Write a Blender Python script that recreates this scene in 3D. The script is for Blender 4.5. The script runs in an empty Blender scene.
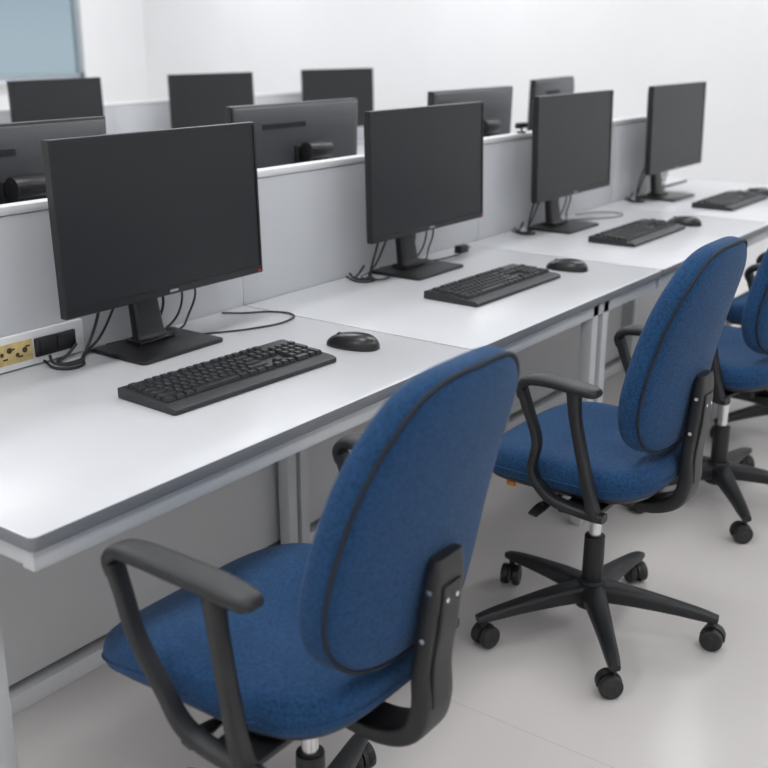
import bpy, bmesh, math, random
from mathutils import Vector, Matrix
random.seed(4)
scene = bpy.context.scene
scene.view_settings.view_transform = 'Standard'
COL = scene.collection

# ------------------------------------------------------------------ materials
def mat(name, color, rough=0.5, metal=0.0, noise=0.0, nscale=60, bump=0.0, bscale=300, spec=0.5, sheen=0.0, emis=None, estr=0, coat=0.0):
    m = bpy.data.materials.new(name); m.use_nodes = True
    nt = m.node_tree; b = nt.nodes['Principled BSDF']
    b.inputs['Base Color'].default_value = (*color, 1)
    b.inputs['Roughness'].default_value = rough
    b.inputs['Metallic'].default_value = metal
    b.inputs['Specular IOR Level'].default_value = spec
    if sheen: b.inputs['Sheen Weight'].default_value = sheen
    if coat: b.inputs['Coat Weight'].default_value = coat
    if emis:
        b.inputs['Emission Color'].default_value = (*emis, 1); b.inputs['Emission Strength'].default_value = estr
    tc = nt.nodes.new('ShaderNodeTexCoord')
    if noise > 0:
        n = nt.nodes.new('ShaderNodeTexNoise'); n.inputs['Scale'].default_value = nscale; n.inputs['Detail'].default_value = 4
        nt.links.new(tc.outputs['Object'], n.inputs['Vector'])
        r = nt.nodes.new('ShaderNodeMapRange'); r.inputs['To Min'].default_value = 1 - noise; r.inputs['To Max'].default_value = 1 + noise
        r.inputs['From Min'].default_value = 0.3; r.inputs['From Max'].default_value = 0.7
        nt.links.new(n.outputs['Fac'], r.inputs['Value'])
        mx = nt.nodes.new('ShaderNodeVectorMath'); mx.operation = 'SCALE'; mx.inputs[0].default_value = color
        nt.links.new(r.outputs['Result'], mx.inputs['Scale']); nt.links.new(mx.outputs[0], b.inputs['Base Color'])
    if bump > 0:
        n2 = nt.nodes.new('ShaderNodeTexNoise'); n2.inputs['Scale'].default_value = bscale; n2.inputs['Detail'].default_value = 3
        nt.links.new(tc.outputs['Object'], n2.inputs['Vector'])
        bp = nt.nodes.new('ShaderNodeBump'); bp.inputs['Strength'].default_value = bump; bp.inputs['Distance'].default_value = 0.002
        nt.links.new(n2.outputs['Fac'], bp.inputs['Height']); nt.links.new(bp.outputs['Normal'], b.inputs['Normal'])
    return m

M_blue = mat('blue_fabric', (0.0155, 0.060, 0.148), 0.9, noise=0.34, nscale=180, bump=0.7, bscale=450, spec=0.2, sheen=0.08)
M_pipe = mat('navy_piping', (0.006, 0.011, 0.023), 0.75)
M_black = mat('black_plastic', (0.013, 0.014, 0.016), 0.45, bump=0.1, bscale=900)
M_blackg = mat('black_gloss_plastic', (0.012, 0.012, 0.013), 0.3)
M_rubber = mat('caster_rubber', (0.018, 0.018, 0.019), 0.5)
M_chrome = mat('polished_steel', (0.75, 0.75, 0.77), 0.22, metal=1)
M_desk = mat('desk_laminate_white', (0.625, 0.632, 0.652), 0.28, noise=0.01, nscale=8)
M_edge = mat('desk_edge_band_grey', (0.20, 0.21, 0.23), 0.5)
M_frame = mat('powder_coated_frame', (0.60, 0.615, 0.63), 0.45)
M_modesty = mat('modesty_panel_grey', (0.64, 0.642, 0.645), 0.5, noise=0.015, nscale=5)
M_part = mat('partition_grey', (0.52, 0.53, 0.55), 0.40, noise=0.015, nscale=4)
M_cap = mat('partition_cap_light', (0.76, 0.765, 0.775), 0.4)
M_wall = mat('wall_paint_white', (0.83, 0.832, 0.838), 0.85, noise=0.01, nscale=3)
M_ceil = mat('ceiling_paint', (0.86, 0.86, 0.865), 0.9)
M_trim = mat('trim_white', (0.75, 0.76, 0.78), 0.5)
M_screen = mat('monitor_screen_off', (0.015, 0.017, 0.019), 0.34, spec=0.38)
M_bezel = mat('monitor_bezel_black', (0.009, 0.009, 0.010), 0.35)
M_mback = mat('monitor_back_plastic', (0.055, 0.058, 0.064), 0.42, bump=0.1, bscale=600)
M_vent = mat('vent_slot_dark', (0.018, 0.018, 0.02), 0.6)
M_mark = mat('maker_mark_grey', (0.35, 0.36, 0.38), 0.4)
M_red = mat('red_sticker', (0.5, 0.03, 0.05), 0.5)
M_key = mat('keycap_black', (0.016, 0.017, 0.019), 0.42)
M_kbody = mat('keyboard_body', (0.022, 0.023, 0.026), 0.45)
M_leg = mat('key_legend_grey', (0.30, 0.31, 0.32), 0.6)
M_cable = mat('cable_black', (0.012, 0.012, 0.013), 0.5)
M_gold = mat('brass_label', (0.60, 0.46, 0.20), 0.5, noise=0.2, nscale=40)
M_brown = mat('label_print_dark', (0.05, 0.03, 0.015), 0.6)
M_orange = mat('orange_tab', (0.7, 0.22, 0.02), 0.5)
M_wframe = mat('window_frame_alu', (0.35, 0.40, 0.43), 0.4)
M_led = mat('led_diffuser', (0.9, 0.9, 0.9), 0.5, emis=(0.96, 0.98, 1.0), estr=2.2)

def floor_mat():
    m = bpy.data.materials.new('floor_tile'); m.use_nodes = True
    nt = m.node_tree; b = nt.nodes['Principled BSDF']
    tc = nt.nodes.new('ShaderNodeTexCoord'); mp = nt.nodes.new('ShaderNodeMapping')
    mp.inputs['Location'].default_value = (-0.206, -0.30, 0)
    br = nt.nodes.new('ShaderNodeTexBrick'); br.offset = 0; br.squash = 1
    br.inputs['Scale'].default_value = 1; br.inputs['Brick Width'].default_value = 1.6; br.inputs['Row Height'].default_value = 1.6
    br.inputs['Mortar Size'].default_value = 0.0018; br.inputs['Mortar Smooth'].default_value = 0.3
    br.inputs['Color1'].default_value = (0.70, 0.668, 0.648, 1); br.inputs['Color2'].default_value = (0.695, 0.663, 0.643, 1)
    br.inputs['Mortar'].default_value = (0.60, 0.57, 0.55, 1)
    nt.links.new(tc.outputs['Object'], mp.inputs['Vector']); nt.links.new(mp.outputs[0], br.inputs['Vector'])
    n = nt.nodes.new('ShaderNodeTexNoise'); n.inputs['Scale'].default_value = 2.5; n.inputs['Detail'].default_value = 6
    nt.links.new(tc.outputs['Object'], n.inputs['Vector'])
    r = nt.nodes.new('ShaderNodeMapRange'); r.inputs['To Min'].default_value = 0.97; r.inputs['To Max'].default_value = 1.03
    nt.links.new(n.outputs['Fac'], r.inputs['Value'])
    s = nt.nodes.new('ShaderNodeVectorMath'); s.operation = 'SCALE'
    nt.links.new(br.outputs['Color'], s.inputs[0]); nt.links.new(r.outputs['Result'], s.inputs['Scale'])
    nt.links.new(s.outputs[0], b.inputs['Base Color'])
    b.inputs['Roughness'].default_value = 0.24
    return m
M_floor = floor_mat()

# ------------------------------------------------------------------ mesh helpers
def finish(name, bm, m, parent=None, smooth=True, subsurf=0, auto=True):
    bmesh.ops.recalc_face_normals(bm, faces=bm.faces)
    me = bpy.data.meshes.new(name); bm.to_mesh(me); bm.free()
    ms = m if isinstance(m, list) else [m]
    for x in ms: me.materials.append(x)
    for p in me.polygons: p.use_smooth = smooth
    if smooth and auto:
        me.set_sharp_from_angle(angle=math.radians(38))
    o = bpy.data.objects.new(name, me); COL.objects.link(o)
    if parent: o.parent = parent
    if subsurf:
        s = o.modifiers.new('sub', 'SUBSURF'); s.levels = subsurf; s.render_levels = subsurf
    return o

def add_box(bm, size, c, bevel=0.0, seg=2, rot=None, mi=0, vertical_bevel=None):
    t = bmesh.new(); bmesh.ops.create_cube(t, size=1)
    bmesh.ops.scale(t, vec=Vector(size), verts=t.verts)
    if vertical_bevel:
        es = [e for e in t.edges if abs((e.verts[0].co - e.verts[1].co).normalized().z) > 0.9]
        bmesh.ops.bevel(t, geom=es, offset=vertical_bevel, segments=5, affect='EDGES', profile=0.5)
    if bevel:
        es = [e for e in t.edges if len(e.link_faces) == 2 and e.calc_face_angle() > 0.7]
        bmesh.ops.bevel(t, geom=es, offset=bevel, segments=seg, affect='EDGES', profile=0.5, clamp_overlap=True)
    M = Matrix.Translation(Vector(c))
    if rot is not None: M = M @ rot
    bmesh.ops.transform(t, matrix=M, verts=t.verts)
    for f in t.faces: f.material_index = mi
    me = bpy.data.meshes.new('t'); t.to_mesh(me); t.free(); bm.from_mesh(me); bpy.data.meshes.remove(me)

def box(name, size, c, m, parent=None, bevel=0.0, seg=2, rot=None, vb=None):
    bm = bmesh.new(); add_box(bm, size, c, bevel, seg, rot, 0, vb)
    return finish(name, bm, m, parent)

def add_cyl(bm, p0, p1, r0, r1=None, seg=24, mi=0, bevel=0.0):
    if r1 is None: r1 = r0
    p0 = Vector(p0); p1 = Vector(p1); d = p1 - p0
    t = bmesh.new(); bmesh.ops.create_cone(t, cap_ends=True, segments=seg, radius1=r0, radius2=r1, depth=d.length)
    if bevel:
        es = [e for e in t.edges if len(e.link_faces) == 2 and e.calc_face_angle() > 0.8]
        bmesh.ops.bevel(t, geom=es, offset=bevel, segments=2, affect='EDGES', profile=0.5)
    q = Vector((0, 0, 1)).rotation_difference(d.normalized()).to_matrix().to_4x4()
    bmesh.ops.transform(t, matrix=Matrix.Translation((p0 + p1) / 2) @ q, verts=t.verts)
    for f in t.faces: f.material_index = mi
    me = bpy.data.meshes.new('t'); t.to_mesh(me); t.free(); bm.from_mesh(me); bpy.data.meshes.remove(me)

def cyl(name, p0, p1, r0, m, parent=None, r1=None, seg=24, bevel=0.0):
    bm = bmesh.new(); add_cyl(bm, p0, p1, r0, r1, seg, 0, bevel); return finish(name, bm, m, parent)

def catmull(pts, n=6):
    P = [Vector(p) for p in pts]; out = []
    for i in range(len(P) - 1):
        p0 = P[max(i - 1, 0)]; p1 = P[i]; p2 = P[i + 1]; p3 = P[min(i + 2, len(P) - 1)]
        for k in range(n):
            t = k / n
            out.append(0.5 * ((2 * p1) + (-p0 + p2) * t + (2 * p0 - 5 * p1 + 4 * p2 - p3) * t * t + (-p0 + 3 * p1 - 3 * p2 + p3) * t ** 3))
    out.append(P[-1]); return out

def loft(bm, rings, cap=True, mi=0):
    vs = [[bm.verts.new(p) for p in r] for r in rings]
    for a, b in zip(vs[:-1], vs[1:]):
        n = len(a)
        for i in range(n):
            f = bm.faces.new((a[i], a[(i + 1) % n], b[(i + 1) % n], b[i])); f.material_index = mi
    if cap:
        for r in (vs[0], vs[-1]):
            f = bm.faces.new(r); f.material_index = mi

def sweep(bm, pts, dims, side=Vector((1, 0, 0)), n=6, ex=4.0, N=16, mi=0):
    """rounded-rectangle section swept along path; pts 3D, dims list of (w along side, h)"""
    k = [Vector((p[0], p[1], p[2])) for p in pts]
    path = catmull(k, n)
    D = catmull([Vector((d[0], d[1], 0)) for d in dims], n)
    rings = []
    for i, p in enumerate(path):
        a = path[max(i - 1, 0)]; b = path[min(i + 1, len(path) - 1)]
        T = (b - a).normalized(); S = (side - T * side.dot(T)).normalized(); U = T.cross(S)
        w, h = D[i].x / 2, D[i].y / 2
        ring = []
        for j in range(N):
            an = 2 * math.pi * (j + .5) / N
            c, s = math.cos(an), math.sin(an)
            x = math.copysign(abs(c) ** (2 / ex), c) * w; y = math.copysign(abs(s) ** (2 / ex), s) * h
            ring.append(p + S * x + U * y)
        rings.append(ring)
    loft(bm, rings, True, mi)

def cable(name, pts, r=0.003, m=M_cable, parent=None):
    cu = bpy.data.curves.new(name, 'CURVE'); cu.dimensions = '3D'; cu.bevel_depth = r; cu.bevel_resolution = 3; cu.resolution_u = 10
    sp = cu.splines.new('BEZIER'); sp.bezier_points.add(len(pts) - 1)
    for b, p in zip(sp.bezier_points, pts):
        b.co = p; b.handle_left_type = b.handle_right_type = 'AUTO'
    cu.materials.append(m)
    o = bpy.data.objects.new(name, cu); COL.objects.link(o)
    if parent: o.parent = parent
    return o

def empty(name, loc=(0, 0, 0), rz=0):
    e = bpy.data.objects.new(name, None); COL.objects.link(e); e.location = loc; e.rotation_euler = (0, 0, rz)
    e.empty_display_size = 0.1
    return e

def instance(src, name, loc, rz):
    e = empty(name, loc, rz)
    for ch in src.children:
        c = ch.copy(); COL.objects.link(c); c.parent = e
    return e

# ------------------------------------------------------------------ office chair (faces +Y, origin on floor)
def sup(an, n):
    c, s = math.cos(an), math.sin(an)
    return math.copysign(abs(c) ** (2 / n), c), math.copysign(abs(s) ** (2 / n), s)

def build_chair(name, loc, rz, base_rot=0, pf=0.135, pr_=-0.145, seat_ext=0.0, back_dy=0.0, lean=0.085, ax_=0.268, az=0.0, bw_=0.209):
    def back_y(x, z):
        t = (z - 0.52) / 0.5
        return -0.187 + back_dy - lean * t + 0.022 * math.sin(max(0, min(1, t + 0.1)) * math.pi) + 0.75 * x * x

    def back_pt(an, s, off):
        cx, sz = sup(an, 3.5)
        zn = sz * s
        hw = bw_ * (1 - 0.11 * zn - 0.07 * zn * zn)
        x = cx * s * hw
        z = 0.797 + 0.245 * zn
        return Vector((x, back_y(x, z) + off, z))
    ch = empty(name, loc, rz)
    NA = 56
    angs = [2 * math.pi * i / NA for i in range(NA)]
    # backrest
    bm = bmesh.new()
    prof = [(0.04, -0.030), (0.35, -0.030), (0.65, -0.028), (0.85, -0.024), (0.93, -0.019), (0.965, -0.012), (0.985, -0.004), (1.0, 0.008), (1.0, 0.022), (0.98, 0.034),
            (0.94, 0.043), (0.85, 0.049), (0.65, 0.052), (0.35, 0.052), (0.04, 0.052)]
    loft(bm, [[back_pt(a, s, o) for a in angs] for s, o in prof])
    finish('backrest_cushion', bm, M_blue, ch, auto=False, subsurf=1)
    # piping
    bm = bmesh.new(); rings = []
    for i, a in enumerate(angs):
        p = back_pt(a, 0.972, -0.0125); q = back_pt(angs[(i + 1) % NA], 0.972, -0.0125); pr = back_pt(angs[i - 1], 0.972, -0.0125)
        T = (q - pr).normalized(); S = Vector((0, 1, 0)); S = (S - T * S.dot(T)).normalized(); U = T.cross(S)
        rings.append([p + (S * math.cos(b) + U * math.sin(b)) * 0.0036 for b in [math.pi * 2 * k / 8 for k in range(8)]])
    rings.append(rings[0])
    loft(bm, rings, cap=False); bmesh.ops.remove_doubles(bm, verts=bm.verts, dist=1e-6)
    finish('backrest_piping', bm, M_pipe, ch, auto=False)
    # seat
    bm = bmesh.new()
    prof = [(0.04, 0.0), (0.6, 0.0), (0.9, 0.0), (0.965, 0.006), (0.995, 0.02), (1.0, 0.038), (0.99, 0.054), (0.96, 0.067), (0.90, 0.075), (0.75, 0.079), (0.4, 0.074), (0.04, 0.071)]
    def seat_pt(a, s, o):
        cx, sy = sup(a, 3.9)
        yy = sy * s
        hw = 0.242 * (1 - 0.03 * yy * yy + 0.02 * yy)
        x = cx * s * hw; y = 0.020 + seat_ext / 2 + (0.226 + seat_ext / 2) * yy
        z = 0.456 + o
        if y > 0.1: z -= 1.0 * (y - 0.1) ** 2
        if y < -0.1: z += 0.8 * (y + 0.1) ** 2
        z += 0.12 * x * x
        return Vector((x, y, z))
    loft(bm, [[seat_pt(a, s, o) for a in angs] for s, o in prof])
    finish('seat_cushion', bm, M_blue, ch, auto=False, subsurf=1)
    # seat seam
    bm = bmesh.new(); rings = []
    for i, a in enumerate(angs):
        p = seat_pt(a, 1.0, 0.030); q = seat_pt(angs[(i + 1) % NA], 1.0, 0.030); pr = seat_pt(angs[i - 1], 1.0, 0.030)
        T = (q - pr).normalized(); S = Vector((0, 0, 1)); S = (S - T * S.dot(T)).normalized(); U = T.cross(S)
        rings.append([p + (S * math.cos(b) + U * math.sin(b)) * 0.0022 for b in [math.pi * 2 * k / 8 for k in range(8)]])
    rings.append(rings[0])
    loft(bm, rings, cap=False); bmesh.ops.remove_doubles(bm, verts=bm.verts, dist=1e-6)
    finish('seat_seam', bm, M_blue, ch, auto=False)
    bm = bmesh.new()
    loft(bm, [[seat_pt(a, s, o) for a in angs] for s, o in [(0.3, -0.014), (0.8, -0.014), (0.9, -0.008), (0.935, 0.002), (0.93, 0.01)]])
    finish('seat_pan', bm, M_black, ch)
    # mechanism
    bm = bmesh.new()
    add_box(bm, (0.13, 0.22, 0.05), (0, -0.01, 0.418), 0.012, 3)
    add_box(bm, (0.20, 0.05, 0.018), (0, 0.07, 0.437), 0.004)
    add_box(bm, (0.20, 0.05, 0.018), (0, -0.08, 0.437), 0.004)
    # levers
    add_cyl(bm, (-0.05, 0.03, 0.41), (-0.20, 0.05, 0.405), 0.006, seg=12)
    sweep(bm, [(-0.17, 0.045, 0.406), (-0.2, 0.05, 0.402), (-0.235, 0.056, 0.392)], [(0.02, 0.008), (0.032, 0.008), (0.026, 0.007)], side=Vector((0, 1, 0)))
    add_cyl(bm, (0.05, -0.02, 0.41), (0.19, -0.02, 0.405), 0.006, seg=12)
    sweep(bm, [(0.16, -0.02, 0.406), (0.2, -0.02, 0.402), (0.23, -0.02, 0.395)], [(0.02, 0.008), (0.03, 0.008), (0.024, 0.007)], side=Vector((0, 1, 0)))
    finish('tilt_mechanism', bm, M_black, ch)
    # back support bar
    bm = bmesh.new()
    zt = 0.735
    path = [(0, back_y(0, zt) - 0.042, zt), (0, back_y(0, 0.70) - 0.047, 0.70), (0, back_y(0, 0.62) - 0.049, 0.62), (0, back_y(0, 0.54) - 0.045, 0.54),
            (0, -0.227 + back_dy, 0.47), (0, -0.207 + back_dy, 0.42), (0, -0.145 + back_dy, 0.392), (0, -0.06, 0.392)]
    sweep(bm, path, [(0.066, 0.018), (0.078, 0.026), (0.08, 0.03), (0.08, 0.032), (0.08, 0.034), (0.08, 0.036), (0.078, 0.032), (0.07, 0.026)], ex=6, N=20)
    # raised inner rib
    rp = [(0, back_y(0, 0.69) - 0.062, 0.69), (0, back_y(0, 0.62) - 0.066, 0.62), (0, back_y(0, 0.55) - 0.062, 0.55), (0, -0.244 + back_dy, 0.475)]
    sweep(bm, rp, [(0.046, 0.006), (0.05, 0.008), (0.05, 0.008), (0.046, 0.006)], ex=6)
    finish('back_support_bar', bm, M_black, ch)
    bm = bmesh.new()
    for zz in (0.685, 0.60):
        y0 = back_y(0, zz) - 0.05
        add_cyl(bm, (-0.039, y0, zz), (-0.043, y0, zz), 0.0045, seg=12)
    for xx in (-0.013, 0.013):
        y0 = back_y(0, 0.65) - 0.062
        add_cyl(bm, (xx, y0, 0.665), (xx, y0 - 0.008, 0.665), 0.004, seg=12)
    finish('support_bolts', bm, M_chrome, ch)
    # arms
    for sgn, nm in ((-1, 'armrest_left'), (1, 'armrest_right')):
        X = sgn * ax_
        bm = bmesh.new()
        # pad
        sweep(bm, [(X, pr_, 0.738 + az), (X, pr_ + 0.013, 0.741 + az), (X, pr_ + 0.06, 0.746 + az), (X, (pr_ + pf) / 2, 0.749 + az), (X, pf - 0.06, 0.749 + az), (X, pf - 0.02, 0.742 + az), (X, pf, 0.722 + az), (X, pf - 0.005, 0.70 + az)],
              [(0.030, 0.010), (0.048, 0.022), (0.056, 0.026), (0.056, 0.026), (0.052, 0.026), (0.044, 0.024), (0.036, 0.022), (0.032, 0.02)], ex=3)
        # front strut down to bracket
        sweep(bm, [(X, pf - 0.003, 0.715 + az), (X, pf - 0.018, 0.665), (X, pf - 0.045, 0.59), (X * 0.99, 0.05, 0.515), (X * 0.98, 0.02, 0.47), (X * 0.96, -0.02, 0.447), (X * 0.95, -0.10, 0.437), (X * .95, -0.13, 0.437)],
              [(0.032, 0.021), (0.03, 0.02), (0.03, 0.019), (0.03, 0.019), (0.032, 0.021), (0.034, 0.022), (0.034, 0.022), (0.03, 0.02)], ex=4)
        # rear strut
        ym = pr_ * 0.5
        sweep(bm, [(X, ym + 0.008, 0.742 + az), (X, ym, 0.66), (X * 0.99, (ym - 0.1) / 2, 0.56), (X * 0.97, -0.098, 0.47), (X * 0.95, -0.104, 0.437)],
              [(0.034, 0.03), (0.03, 0.024), (0.03, 0.024), (0.032, 0.026), (0.034, 0.03)], ex=4)
        # bracket to seat pan
        add_box(bm, (0.15, 0.09, 0.012), (sgn * 0.185, -0.065, 0.436), 0.003)
        finish(nm, bm, M_black, ch)
    # orange tag under seat
    box('orange_tab', (0.012, 0.022, 0.012), (-0.19, 0.14, 0.437), M_orange, ch, 0.002)
    # gas lift
    cyl('gas_lift_piston', (0, 0, 0.24), (0, 0, 0.40), 0.0155, M_chrome, ch)
    bm = bmesh.new()
    add_cyl(bm, (0, 0, 0.075), (0, 0, 0.265), 0.027, 0.026, bevel=0.003)
    add_cyl(bm, (0, 0, 0.07), (0, 0, 0.145), 0.042, 0.034, bevel=0.004)
    finish('gas_lift_sleeve', bm, M_black, ch)
    # star base + casters
    bm = bmesh.new(); bw = bmesh.new()
    for i in range(5):
        a = base_rot + i * 2 * math.pi / 5
        d = Vector((math.cos(a), math.sin(a), 0)); s = Vector((-math.sin(a), math.cos(a), 0))
        pts = [d * 0.02 + Vector((0, 0, 0.112)), d * 0.10 + Vector((0, 0, 0.108)), d * 0.2 + Vector((0, 0, 0.097)), d * 0.275 + Vector((0, 0, 0.086)), d * 0.315 + Vector((0, 0, 0.079))]
        sweep(bm, pts, [(0.062, 0.05), (0.052, 0.044), (0.040, 0.034), (0.034, 0.026), (0.026, 0.018)], side=s, ex=4)
        c = d * 0.298
        add_cyl(bm, c + Vector((0, 0, 0.05)), c + Vector((0, 0, 0.085)), 0.008, seg=12)
        ca = a + 0.9 + i * 1.3
        fd = Vector((math.cos(ca), math.sin(ca), 0)); ax = Vector((-math.sin(ca), math.cos(ca), 0))
        cc = c + fd * 0.008 + Vector((0, 0, 0.0295))
        for sg in (-1, 1):
            add_cyl(bw, cc + ax * sg * 0.005, cc + ax * sg * 0.026, 0.0288, 0.0288, seg=28, bevel=0.005)
            add_cyl(bw, cc + ax * sg * 0.026, cc + ax * sg * 0.0285, 0.013, 0.010, seg=20)
        # hood between the wheels
        rings = []
        for w in (-0.0045, 0.0045):
            ring = [cc + ax * w + fd * math.cos(math.radians(-10 + k * 20)) * 0.031 + Vector((0, 0, math.sin(math.radians(-10 + k * 20)) * 0.031)) for k in range(11)]
            rings.append(ring)
        loft(bw, rings)
    finish('star_base', bm, M_black, ch)
    finish('casters', bw, M_rubber, ch)
    return ch

chair1 = build_chair('office_chair', (1.205, 1.045, 0), math.radians(0), 0.35, 0.145, -0.15, seat_ext=0.085, back_dy=-0.026, lean=0.098, ax_=0.276, az=-0.010, bw_=0.205)
chair2 = build_chair('office_chair.001', (2.29, 1.02, 0), 0, 0.0, 0.085, -0.105, ax_=0.260, az=-0.012, lean=0.076, bw_=0.205)
build_chair('office_chair.002', (3.265, 1.04, 0), math.radians(-8), math.radians(8), 0.088, -0.11, ax_=0.262, az=-0.009, lean=0.078, bw_=0.207)
instance(chair2, 'office_chair.003', (4.05, 1.05, 0), math.radians(0))

# ------------------------------------------------------------------ monitors (face -Y, origin at base centre on the desk)
def build_monitor(name, loc, rz):
    mo = empty(name, loc, rz)
    W, H = 0.630, 0.384; cz = 0.130 + H / 2
    R = Matrix.Rotation(math.radians(-1.5), 4, 'X')
    piv = Vector((0.018, -0.02, cz))
    def place(o):
        o.data.transform(Matrix.Translation(piv) @ R); return o
    bm = bmesh.new()
    hw, hh = W / 2, H / 2
    def ring(x, zb, zt, y): return [Vector((-x, y, zb)), Vector((x, y, zb)), Vector((x, y, zt)), Vector((-x, y, zt))]
    bz = 0.008; bb = 0.018
    rings = [ring(hw - .004, -hh + .004, hh - .004, 0.022), ring(hw, -hh, hh, 0.018), ring(hw, -hh, hh, -0.002), ring(hw - .0015, -hh + .0015, hh - .0015, -0.004),
             ring(hw - bz, -hh + bb, hh - bz, -0.004), ring(hw - bz, -hh + bb, hh - bz, -0.001)]
    loft(bm, rings, cap=False)
    bm.verts.ensure_lookup_table()
    f = bm.faces.new([v for v in bm.verts][0:4])
    place(finish('bezel_shell', bm, M_bezel, mo, smooth=False))
    place(box('screen_panel', (W - 2 * bz, 0.002, H - bz - bb), (0, -0.0005, (bb - bz) / 2), M_screen, mo))
    # back housing
    bm = bmesh.new()
    loft(bm, [ring(hw - .004, -hh + .004, hh - .004, 0.0222), ring(hw - .01, -hh + .01, hh - .01, 0.028), ring(hw - .05, -hh + .03, hh - .05, 0.046), ring(hw - .07, -hh + .05, hh - .10, 0.052)])
    bmesh.ops.bevel(bm, geom=list(bm.edges), offset=0.002, segments=2, affect='EDGES', clamp_overlap=True)
    place(finish('back_housing', bm, M_mback, mo))
    bm = bmesh.new()
    rv = Matrix.Rotation(math.radians(7), 4, 'X')
    for i in range(30):
        add_box(bm, (0.004, 0.006, 0.016), (0.0 + i * 0.007, 0.0480, hh - 0.066), 0, rot=rv)
    place(finish('vent_slots', bm, M_vent, mo))
    bm = bmesh.new()
    add_box(bm, (0.12, 0.02, 0.12), (0, 0.058, 0.0), 0.006)
    add_box(bm, (0.075, 0.04, 0.07), (0, 0.078, 0.03), 0.008)
    add_cyl(bm, (-0.055, 0.100, 0.045), (0.055, 0.100, 0.045), 0.030, bevel=0.004)
    place(finish('vesa_hinge', bm, M_bezel, mo))
    place(box('maker_mark', (0.026, 0.0012, 0.0055), (0, -0.0046, -hh + 0.009), M_mark, mo))
    place(box('side_sticker', (0.010, 0.0012, 0.004), (hw - 0.014, -0.0046, -hh + 0.007), M_red, mo))
    bm = bmesh.new()
    sweep(bm, [(0, 0.082, cz + 0.04), (0, 0.078, 0.22), (0, 0.068, 0.12), (0, 0.054, 0.03), (0, 0.048, 0.008)],
          [(0.07, 0.024), (0.074, 0.026), (0.078, 0.028), (0.084, 0.034), (0.09, 0.04)], ex=6, N=20)
    finish('neck', bm, M_bezel, mo)
    bm = bmesh.new()
    add_box(bm, (0.262, 0.19, 0.010), (-0.016, 0.0, 0.005), 0.003, 2, None, 0, 0.012)
    add_box(bm, (0.11, 0.06, 0.008), (0, 0.048, 0.013), 0.003)
    finish('base_plate', bm, M_bezel, mo)
    return mo

DZ = 0.74
mon = build_monitor('computer_monitor', (1.713, 1.925, DZ), 0)
k = 1
for (x, y, rz) in [(2.826, 1.925, 0), (3.838, 1.925, 0), (4.880, 1.925, 0),
                  (1.655, 2.37, math.pi), (2.78, 2.38, math.pi - .01), (3.945, 2.42, math.pi), (5.22, 2.72, math.pi + 0.16),
                  (3.54, 4.68, 0.14), (4.64, 4.68, -0.08), (5.80, 4.66, -0.16)]:
    instance(mon, 'computer_monitor.%03d' % k, (x, y, DZ), rz); k += 1

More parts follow.
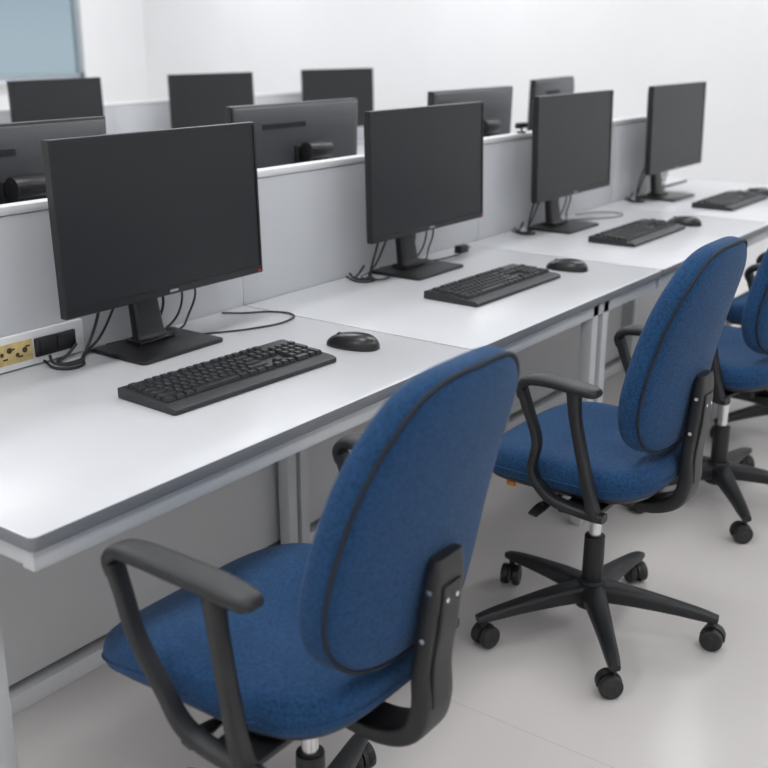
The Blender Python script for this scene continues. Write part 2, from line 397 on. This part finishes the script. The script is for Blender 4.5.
# ------------------------------------------------------------------ keyboards (local: x length, front = -y)
def build_keyboard(name, loc, rz):
    kb = empty(name, loc, rz)
    L, Dp = 0.482, 0.182
    bm = bmesh.new()
    secs = [(-Dp / 2, 0.002, 0.011), (-Dp / 2 + 0.008, 0.0, 0.015), (Dp / 2 - 0.012, 0.0, 0.025), (Dp / 2, 0.002, 0.022)]
    rings = [[Vector((-L / 2, y, a)), Vector((L / 2, y, a)), Vector((L / 2, y, b)), Vector((-L / 2, y, b))] for y, a, b in secs]
    loft(bm, rings)
    es = [e for e in bm.edges if len(e.link_faces) == 2 and e.calc_face_angle() > 0.6]
    bmesh.ops.bevel(bm, geom=es, offset=0.0025, segments=2, affect='EDGES', clamp_overlap=True)
    finish('keyboard_body', bm, M_kbody, kb)
    u = 0.0206; x0 = -L / 2 + 0.0095; y_top = Dp / 2 - 0.018
    def ztop(y): return 0.015 + (y + Dp / 2) / Dp * 0.011
    bm = bmesh.new(); legends = []
    def key(cx, cy, w=1, h=1, lab=None):
        X = x0 + cx * u + w * u / 2; Y = y_top - cy * u - h * u / 2
        z = ztop(Y); a = w * u / 2 - 0.0012; b = h * u / 2 - 0.0012
        def rg(i, j, zz): return [Vector((X - i, Y - j, zz)), Vector((X + i, Y - j, zz)), Vector((X + i, Y + j, zz)), Vector((X - i, Y + j, zz))]
        rings = [rg(a, b, z - 0.002), rg(a, b, z + 0.001), rg(a - 0.0024, b - 0.0024, z + 0.0078), rg(a - 0.0034, b - 0.0034, z + 0.0084)]
        loft(bm, rings)
        if lab: legends.append((lab, X - a + 0.005, Y + b - 0.0085, z + 0.0086))
    key(0, 0, lab='Esc')
    for g, st in enumerate((2, 6.5, 11)):
        for i in range(4): key(st + i, 0, lab='F%d' % (g * 4 + i + 1))
    for i in range(3): key(15.25 + i, 0)
    r = 1.3
    for i, c in enumerate('`1234567890-='): key(i, r, lab=c)
    key(13, r, 2)
    key(0, r + 1, 1.5, lab='Tab')
    for i, c in enumerate('QWERTYUIOP[]'): key(1.5 + i, r + 1, lab=c)
    key(13.5, r + 1, 1.5, lab='\\')
    key(0, r + 2, 1.75, lab='Caps')
    for i, c in enumerate("ASDFGHJKL;'"): key(1.75 + i, r + 2, lab=c)
    key(12.75, r + 2, 2.25, lab='Enter')
    key(0, r + 3, 2.25, lab='Shift')
    for i, c in enumerate('ZXCVBNM,./'): key(2.25 + i, r + 3, lab=c)
    key(12.25, r + 3, 2.75, lab='Shift')
    xx = 0
    for w, lb in ((1.25, 'Ctrl'), (1.25, None), (1.25, 'Alt'), (6.25, None), (1.25, 'Alt'), (1.25, None), (1.25, None), (1.25, 'Ctrl')):
        key(xx, r + 4, w, lab=lb); xx += w
    for j in (0, 1):
        for i in range(3): key(15.25 + i, r + j)
    key(16.25, r + 3)
    for i in range(3): key(15.25 + i, r + 4)
    for i in range(4): key(18.5 + i, r, lab=['Num', '/', '*', '-'][i])
    for j, row in enumerate(('789', '456', '123')):
        for i, c in enumerate(row): key(18.5 + i, r + 1 + j, lab=c)
    key(18.5, r + 4, 2, lab='0'); key(20.5, r + 4, lab='.')
    key(21.5, r + 1, 1, 2, lab='+'); key(21.5, r + 3, 1, 2)
    finish('keycaps', bm, M_key, kb, smooth=False)
    lb = bmesh.new()
    for (s, X, Y, z) in legends:
        cu = bpy.data.curves.new('t', 'FONT'); cu.body = s; cu.size = 0.0062 if len(s) == 1 else 0.0042
        ob = bpy.data.objects.new('t', cu); COL.objects.link(ob)
        me = ob.to_mesh()
        tmp = bmesh.new(); tmp.from_mesh(me); bmesh.ops.translate(tmp, vec=Vector((X, Y, z)), verts=tmp.verts)
        m2 = bpy.data.meshes.new('t2'); tmp.to_mesh(m2); tmp.free(); lb.from_mesh(m2); bpy.data.meshes.remove(m2)
        ob.to_mesh_clear(); bpy.data.objects.remove(ob); bpy.data.curves.remove(cu)
    finish('key_legends', lb, M_leg, kb, smooth=False)
    return kb
kb = build_keyboard('computer_keyboard', (1.617, 1.60, DZ), math.radians(-3))
for i, (x, y, rz) in enumerate([(2.737, 1.595, -1), (3.83, 1.612, 0), (4.86, 1.615, 0)]):
    instance(kb, 'computer_keyboard.%03d' % (i + 1), (x, y, DZ), math.radians(rz))

# ------------------------------------------------------------------ mouse
def build_mouse(name, loc, rz):
    mo = empty(name, loc, rz)
    bm = bmesh.new(); rings = []
    NR = 16
    for i in range(NR + 1):
        t = i / NR
        tt = 0.5 - 0.5 * math.cos(math.pi * t)
        y = -0.070 + 0.140 * tt
        q = 2 * tt - 1
        e = max(0.0, 1 - abs(q) ** 2.8) ** 0.5
        w = 0.040 * (0.10 + 0.90 * e)
        hump = 0.040 - 0.010 * tt - 0.006 * (tt - 0.35) ** 2
        h = hump * (0.15 + 0.85 * max(0.0, 1 - abs(q) ** 3.0) ** 0.55)
        ring = []
        for j in range(24):
            a = 2 * math.pi * j / 24; c, s = math.cos(a), math.sin(a)
            x = math.copysign(abs(c) ** 0.85, c) * w
            z = h * (abs(s) ** 0.85) if s > 0 else 0.0
            ring.append(Vector((x * (1 if s > 0 else .95), y, max(z, 0.0))))
        rings.append(ring)
    loft(bm, rings)
    finish('mouse_shell', bm, M_blackg, mo, auto=False, subsurf=1)
    cyl('scroll_wheel', (-0.0035, 0.038, 0.0235), (0.0035, 0.038, 0.0235), 0.0078, M_rubber, mo, bevel=0.0015)
    return mo
ms = build_mouse('computer_mouse', (1.982, 1.548, DZ), math.radians(8))
for i, (x, y) in enumerate([(3.11, 1.545), (4.17, 1.565), (5.20, 1.60)]):
    instance(ms, 'computer_mouse.%03d' % (i + 1), (x, y, DZ), math.radians(5))

# ------------------------------------------------------------------ desks
def build_desk(name, x0, x1, y0, y1, legs, front=-1):
    """front=-1: user side is y0"""
    d = empty(name, (x0, y0, 0))
    w = x1 - x0 - 0.003; dp = y1 - y0
    bm = bmesh.new()
    add_box(bm, (w, dp, 0.025), (w / 2, dp / 2, DZ - 0.0125), 0.002, 2, None, 0, 0.012)
    bm.normal_update()
    for f in bm.faces: f.material_index = 0 if f.normal.z > 0.9 else 1
    finish('desk_top', bm, [M_desk, M_edge], d)
    bm = bmesh.new()
    zb = DZ - 0.025
    fy = 0.03 if front < 0 else dp - 0.03
    by = dp - 0.10 if front < 0 else 0.10
    add_box(bm, (w - 0.02, 0.03, 0.04), (w / 2, fy, zb - 0.02), 0.002)
    add_box(bm, (w - 0.02, 0.03, 0.04), (w / 2, by, zb - 0.02), 0.002)
    for lx in (0.03, w - 0.03):
        add_box(bm, (0.03, abs(by - fy), 0.038), (lx, (fy + by) / 2, zb - 0.02), 0.002)
    for (lx, ly) in legs:
        add_box(bm, (0.038, 0.038, zb - 0.008), (lx - x0, ly - y0, (zb - 0.008) / 2 + 0.008), 0.003)
        add_cyl(bm, (lx - x0, ly - y0, 0), (lx - x0, ly - y0, 0.012), 0.016, seg=16)
    finish('steel_frame', bm, M_frame, d)
    my = (dp - 0.12) if front < 0 else 0.12
    bm = bmesh.new()
    add_box(bm, (w + 0.003, 0.018, 0.61), (w / 2, my, zb - 0.045 - 0.305), 0.001)
    finish('modesty_panel', bm, M_modesty, d)
    bm = bmesh.new()
    add_box(bm, (w + 0.003, 0.04, 0.045), (w / 2, my - 0.012 * (1 if front < 0 else -1), 0.0225), 0.002)
    finish('bottom_rail', bm, M_cap, d)
    return d
Y0, Y1 = 1.291, 2.050
build_desk('office_desk', 0.862, 2.13, Y0, Y1, [(0.885, 1.485), (0.885, 1.89), (2.105, 1.885)])
build_desk('office_desk.001', 2.13, 3.29, Y0, Y1, [(2.16, 1.885), (2.835, 1.325), (2.905, 1.325)])
build_desk('office_desk.002', 3.29, 4.44, Y0, Y1, [(3.32, 1.885), (4.00, 1.325), (4.07, 1.325)])
build_desk('office_desk.003', 4.44, 5.58, Y0, Y1, [(4.47, 1.885), (5.1, 1.325), (5.55, 1.885)])
YP = 2.052; PT = 0.04
for i, (a, b) in enumerate([(0.865, 2.13), (2.13, 3.29), (3.29, 4.44), (4.44, 5.58)]):
    build_desk('office_desk.%03d' % (i + 4), a, b, YP + PT + 0.002, YP + PT + 0.76, [(a + 0.03, 2.80), (b - 0.035, 2.80)], front=1)
for i, (a, b) in enumerate([(2.9, 4.08), (4.08, 5.23), (5.23, 6.4)]):
    build_desk('office_desk.%03d' % (i + 8), a, b, 4.11, 4.868, [(a + 0.03, 4.16), (b - 0.035, 4.16)], front=-1)

# ------------------------------------------------------------------ partitions
def build_partition(name, x0, x1, y, seams):
    p = empty(name, (x0, y, 0))
    bm = bmesh.new(); bc = bmesh.new()
    xs = [x0] + seams + [x1]
    for a, b in zip(xs[:-1], xs[1:]):
        add_box(bm, (b - a - 0.006, PT - 0.004, 1.085 - 0.04), ((a + b) / 2 - x0, PT / 2, 0.04 + (1.085 - 0.04) / 2), 0.002)
    for a in seams:
        add_box(bc, (0.008, PT - 0.010, 1.045), (a - x0, PT / 2, 0.562), 0)
    add_box(bc, (x1 - x0, PT, 0.02), ((x1 - x0) / 2, PT / 2, 1.096), 0.003)
    add_box(bc, (x1 - x0, PT - 0.01, 0.04), ((x1 - x0) / 2, PT / 2, 0.02), 0.002)
    add_box(bc, (0.016, PT, 1.08), (-0.008 + 0.006, PT / 2, 0.54), 0.002)
    add_box(bc, (0.016, PT, 1.08), (x1 - x0 - 0.006 + 0.008, PT / 2, 0.54), 0.002)
    finish('fabric_panels', bm, M_part, p); finish('aluminium_frame', bc, M_cap, p)
    return p
build_partition('desk_partition', 0.3, 5.12, YP, [0.95, 2.13, 3.39, 4.55])
build_partition('desk_partition.001', 2.2, 6.45, 4.87, [3.0, 4.1, 5.25])

# outlet strip on partition at desk height
os_ = empty('power_outlet_strip', (0.985, YP, 0))
box('raceway_cover', (0.60, 0.014, 0.078), (0.28, -0.0075, 0.782), M_cap, os_, 0.002)
box('socket_box', (0.112, 0.008, 0.044), (0.495, -0.0185, 0.782), M_blackg, os_, 0.002)
box('brass_label_plate', (0.22, 0.003, 0.048), (0.323, -0.016, 0.782), M_gold, os_, 0.001)
bm = bmesh.new()
for i in range(10):
    x = 0.232 + i * 0.02
    zc = 0.784 + 0.008 * math.sin(i * 2.1)
    add_cyl(bm, (x, -0.0172, zc), (x, -0.0180, zc), 0.005 + 0.002 * (i % 2), seg=10)
    add_box(bm, (0.012, 0.001, 0.004), (x + 0.008, -0.0176, 0.772 + 0.02 * (i % 2)), 0)
finish('label_print', bm, M_brown, os_)
bm = bmesh.new()
for i in range(2): add_box(bm, (0.044, 0.003, 0.034), (0.47 + i * 0.05, -0.0235, 0.782), 0.001)
finish('socket_faces', bm, M_bezel, os_)

# ------------------------------------------------------------------ cables
def desk_cables(x, i):
    e = empty('monitor_cables' + ('' if i == 0 else '.%03d' % i), (x, 0, DZ))
    z = 0.004
    cable('power_cord', [(-0.05, 1.985, 0.20), (-0.09, 2.01, 0.13), (-0.12, 2.02, 0.05), (-0.17, 2.0, 0.006), (-0.20, 1.98, z), (-0.24, 2.0, z), (-0.20, 2.02, 0.01), (-0.17, 2.023, 0.03)], 0.0038, parent=e)
    cable('video_cord', [(0.03, 1.985, 0.20), (0.09, 2.01, 0.12), (0.10, 2.02, 0.06), (0.05, 2.022, 0.012), (-0.03, 2.022, z), (-0.14, 2.02, z), (-0.22, 1.965, z), (-0.26, 1.99, 0.01), (-0.25, 2.018, 0.02)], 0.0036, parent=e)
    cable('usb_cord', [(0.06, 1.985, 0.19), (0.14, 2.0, 0.13), (0.16, 2.015, 0.06), (0.12, 2.022, 0.012), (0.03, 2.026, z), (-0.08, 2.026, 0.006)], 0.0030, parent=e)
    cable('signal_cord', [(-0.02, 1.985, 0.19), (-0.05, 2.02, 0.10), (-0.10, 2.024, 0.03), (-0.16, 2.01, 0.005), (-0.235, 1.94, z), (-0.27, 1.97, z), (-0.265, 2.02, 0.012)], 0.0033, parent=e)
    cable('audio_cord', [(0.05, 1.985, 0.19), (0.17, 2.012, 0.15), (0.215, 2.018, 0.09), (0.19, 2.02, 0.03), (0.12, 1.99, 0.005), (0.04, 2.01, z), (-0.06, 2.01, z)], 0.0030, parent=e)
    return e
for i, x in enumerate((1.70, 2.82, 3.845, 4.875)): desk_cables(x, i)
cable('keyboard_cable', [(1.76, 2.03, 0.744), (1.79, 1.95, 0.744), (1.86, 1.90, 0.744), (1.95, 1.85, 0.744), (2.06, 1.83, 0.744), (2.122, 1.865, 0.744), (2.11, 1.93, 0.744), (2.05, 1.985, 0.744), (2.02, 2.03, 0.744)], 0.0026)
cable('keyboard_cable.001', [(2.72, 1.97, 0.744), (2.62, 1.93, 0.744), (2.60, 1.99, 0.744), (2.66, 2.02, 0.744), (2.82, 2.02, 0.744), (2.98, 1.96, 0.744), (3.10, 1.95, 0.744)], 0.0022)
bm = bmesh.new()
add_box(bm, (0.05, 0.03, 0.026), (0, 0, 0.013), 0.004); add_cyl(bm, (0.02, 0, 0.012), (0.07, 0.008, 0.008), 0.006, 0.003, seg=12)
o = finish('usb_plug_adapter', bm, M_blackg); o.location = (3.15, 1.975, DZ)
cable('keyboard_cable.002', [(3.95, 2.0, 0.744), (4.05, 1.93, 0.744), (4.16, 1.86, 0.744), (4.26, 1.88, 0.744), (4.24, 1.97, 0.744), (4.12, 2.02, 0.744)], 0.0022)

wc = empty('webcam', (3.72, YP + 0.02, 1.106))
cyl('foot', (0, 0, 0), (0, 0, 0.006), 0.018, M_bezel, wc)
bm = bmesh.new(); add_cyl(bm, (0, 0, 0.004), (0, 0, 0.02), 0.004, seg=10); add_box(bm, (0.07, 0.025, 0.022), (0, 0, 0.028), 0.007, 3)
add_cyl(bm, (0, 0.012, 0.028), (0, 0.018, 0.028), 0.008, seg=16)
finish('camera_body', bm, M_bezel, wc)

# ------------------------------------------------------------------ room shell
RX0, RX1, RY0, RY1, RH = -1.6, 6.8, -1.6, 7.63, 2.9
T = 0.12
box('floor', (RX1 - RX0 + 2 * T, RY1 - RY0 + 2 * T, 0.1), ((RX0 + RX1) / 2, (RY0 + RY1) / 2, -0.05), M_floor)
box('ceiling', (RX1 - RX0 + 2 * T, RY1 - RY0 + 2 * T, 0.1), ((RX0 + RX1) / 2, (RY0 + RY1) / 2, RH + 0.05), M_ceil)
box('wall_far', (T, RY1 - RY0 + 2 * T, RH), (RX1 + T / 2, (RY0 + RY1) / 2, RH / 2), M_wall)
box('wall_near', (T, RY1 - RY0 + 2 * T, RH), (RX0 - T / 2, (RY0 + RY1) / 2, RH / 2), M_wall)
box('wall_right', (RX1 - RX0, T, RH), ((RX0 + RX1) / 2, RY0 - T / 2, RH / 2), M_wall)
WX0, WX1, WZ0, WZ1 = 2.6, 6.12, 1.125, 2.55
bm = bmesh.new()
def wseg(a, b, z0, z1): add_box(bm, (b - a, T, z1 - z0), ((a + b) / 2, RY1 + T / 2, (z0 + z1) / 2))
wseg(RX0, WX0, 0, RH); wseg(WX1, RX1, 0, RH); wseg(WX0, WX1, 0, WZ0); wseg(WX0, WX1, WZ1, RH)
finish('wall_left', bm, M_wall)
wn = empty('window_1', (WX0, RY1, WZ0))
bm = bmesh.new(); ww, wh = WX1 - WX0, WZ1 - WZ0
for (cx, cz, sx, sz) in [(ww / 2, 0.02, ww, 0.04), (ww / 2, wh - 0.02, ww, 0.04), (0.02, wh / 2, 0.04, wh), (ww - 0.02, wh / 2, 0.04, wh), (ww / 3, wh / 2, 0.04, wh), (2 * ww / 3, wh / 2, 0.04, wh)]:
    add_box(bm, (sx, 0.05, sz), (cx, 0.05, cz), 0.003)
finish('frame', bm, M_wframe, wn)
mg = bpy.data.materials.new('window_glass'); mg.use_nodes = True
g = mg.node_tree.nodes['Principled BSDF']; g.inputs['Transmission Weight'].default_value = 1; g.inputs['Roughness'].default_value = 0.02; g.inputs['IOR'].default_value = 1.05
g.inputs['Base Color'].default_value = (0.88, 0.93, 0.96, 1)
box('glass', (ww - 0.04, 0.006, wh - 0.04), (ww / 2, 0.05, wh / 2), mg, wn)
box('trim_1', (ww + 0.1, 0.06, 0.03), ((WX0 + WX1) / 2, RY1 - 0.03, WZ0 - 0.015), M_trim, None, 0.004)
box('baseboard_far', (0.015, RY1 - RY0, 0.1), (RX1 - 0.0075, (RY0 + RY1) / 2, 0.05), M_trim, None, 0.003)
box('baseboard_left', (RX1 - RX0 - 0.03, 0.015, 0.1), ((RX0 + RX1) / 2, RY1 - 0.0075, 0.05), M_trim, None, 0.003)
box('baseboard_right', (RX1 - RX0 - 0.03, 0.015, 0.1), ((RX0 + RX1) / 2, RY0 + 0.0075, 0.05), M_trim, None, 0.003)

# ------------------------------------------------------------------ lights: recessed LED panels
n = 0
for x in (-0.2, 1.9, 4.0, 6.0):
    for y in (-0.4, 1.7, 3.9, 6.2):
        e = empty('ceiling_light' + ('' if n == 0 else '.%03d' % n), (x, y, RH)); n += 1
        box('panel_frame', (1.24, 0.64, 0.012), (0, 0, -0.006), M_trim, e, 0.002)
        box('diffuser', (1.18, 0.58, 0.004), (0, 0, -0.014), M_led, e)
        en = 8.5 if y < 0 else (14.5 if y > 3 else 12.5)
        ld = bpy.data.lights.new('led_lamp', 'AREA'); ld.shape = 'RECTANGLE'; ld.size = 1.18; ld.size_y = 0.58; ld.energy = en; ld.color = (0.975, 0.987, 1.0)
        lo = bpy.data.objects.new('led_lamp', ld); COL.objects.link(lo); lo.parent = e; lo.location = (0, 0, -0.02)

# ------------------------------------------------------------------ world
w = bpy.data.worlds.new('World'); scene.world = w; w.use_nodes = True
nt = w.node_tree; bg = nt.nodes['Background']
tc = nt.nodes.new('ShaderNodeTexCoord'); sx = nt.nodes.new('ShaderNodeSeparateXYZ'); cr = nt.nodes.new('ShaderNodeValToRGB')
nt.links.new(tc.outputs['Generated'], sx.inputs[0]); nt.links.new(sx.outputs['Z'], cr.inputs['Fac']); nt.links.new(cr.outputs['Color'], bg.inputs['Color'])
cr.color_ramp.elements[0].color = (0.42, 0.50, 0.55, 1); cr.color_ramp.elements[1].color = (0.28, 0.38, 0.46, 1); cr.color_ramp.elements[1].position = 0.10
bg.inputs['Strength'].default_value = 1.0

# ------------------------------------------------------------------ camera
cam = bpy.data.cameras.new('camera'); co = bpy.data.objects.new('camera', cam); COL.objects.link(co)
cam.sensor_width = 36; cam.lens = 50.16; cam.clip_start = 0.05
R = Vector((0.592, -0.806, 0)).normalized(); F = Vector((0.7666, 0.5625, -0.309)).normalized()
U = R.cross(F).normalized(); R = F.cross(U)
mtx = Matrix((R, U, -F)).transposed().to_4x4(); mtx.translation = Vector((0, 0, 1.46))
co.matrix_world = mtx
cam.dof.use_dof = True; cam.dof.focus_distance = 2.3; cam.dof.aperture_fstop = 3.6
scene.camera = co
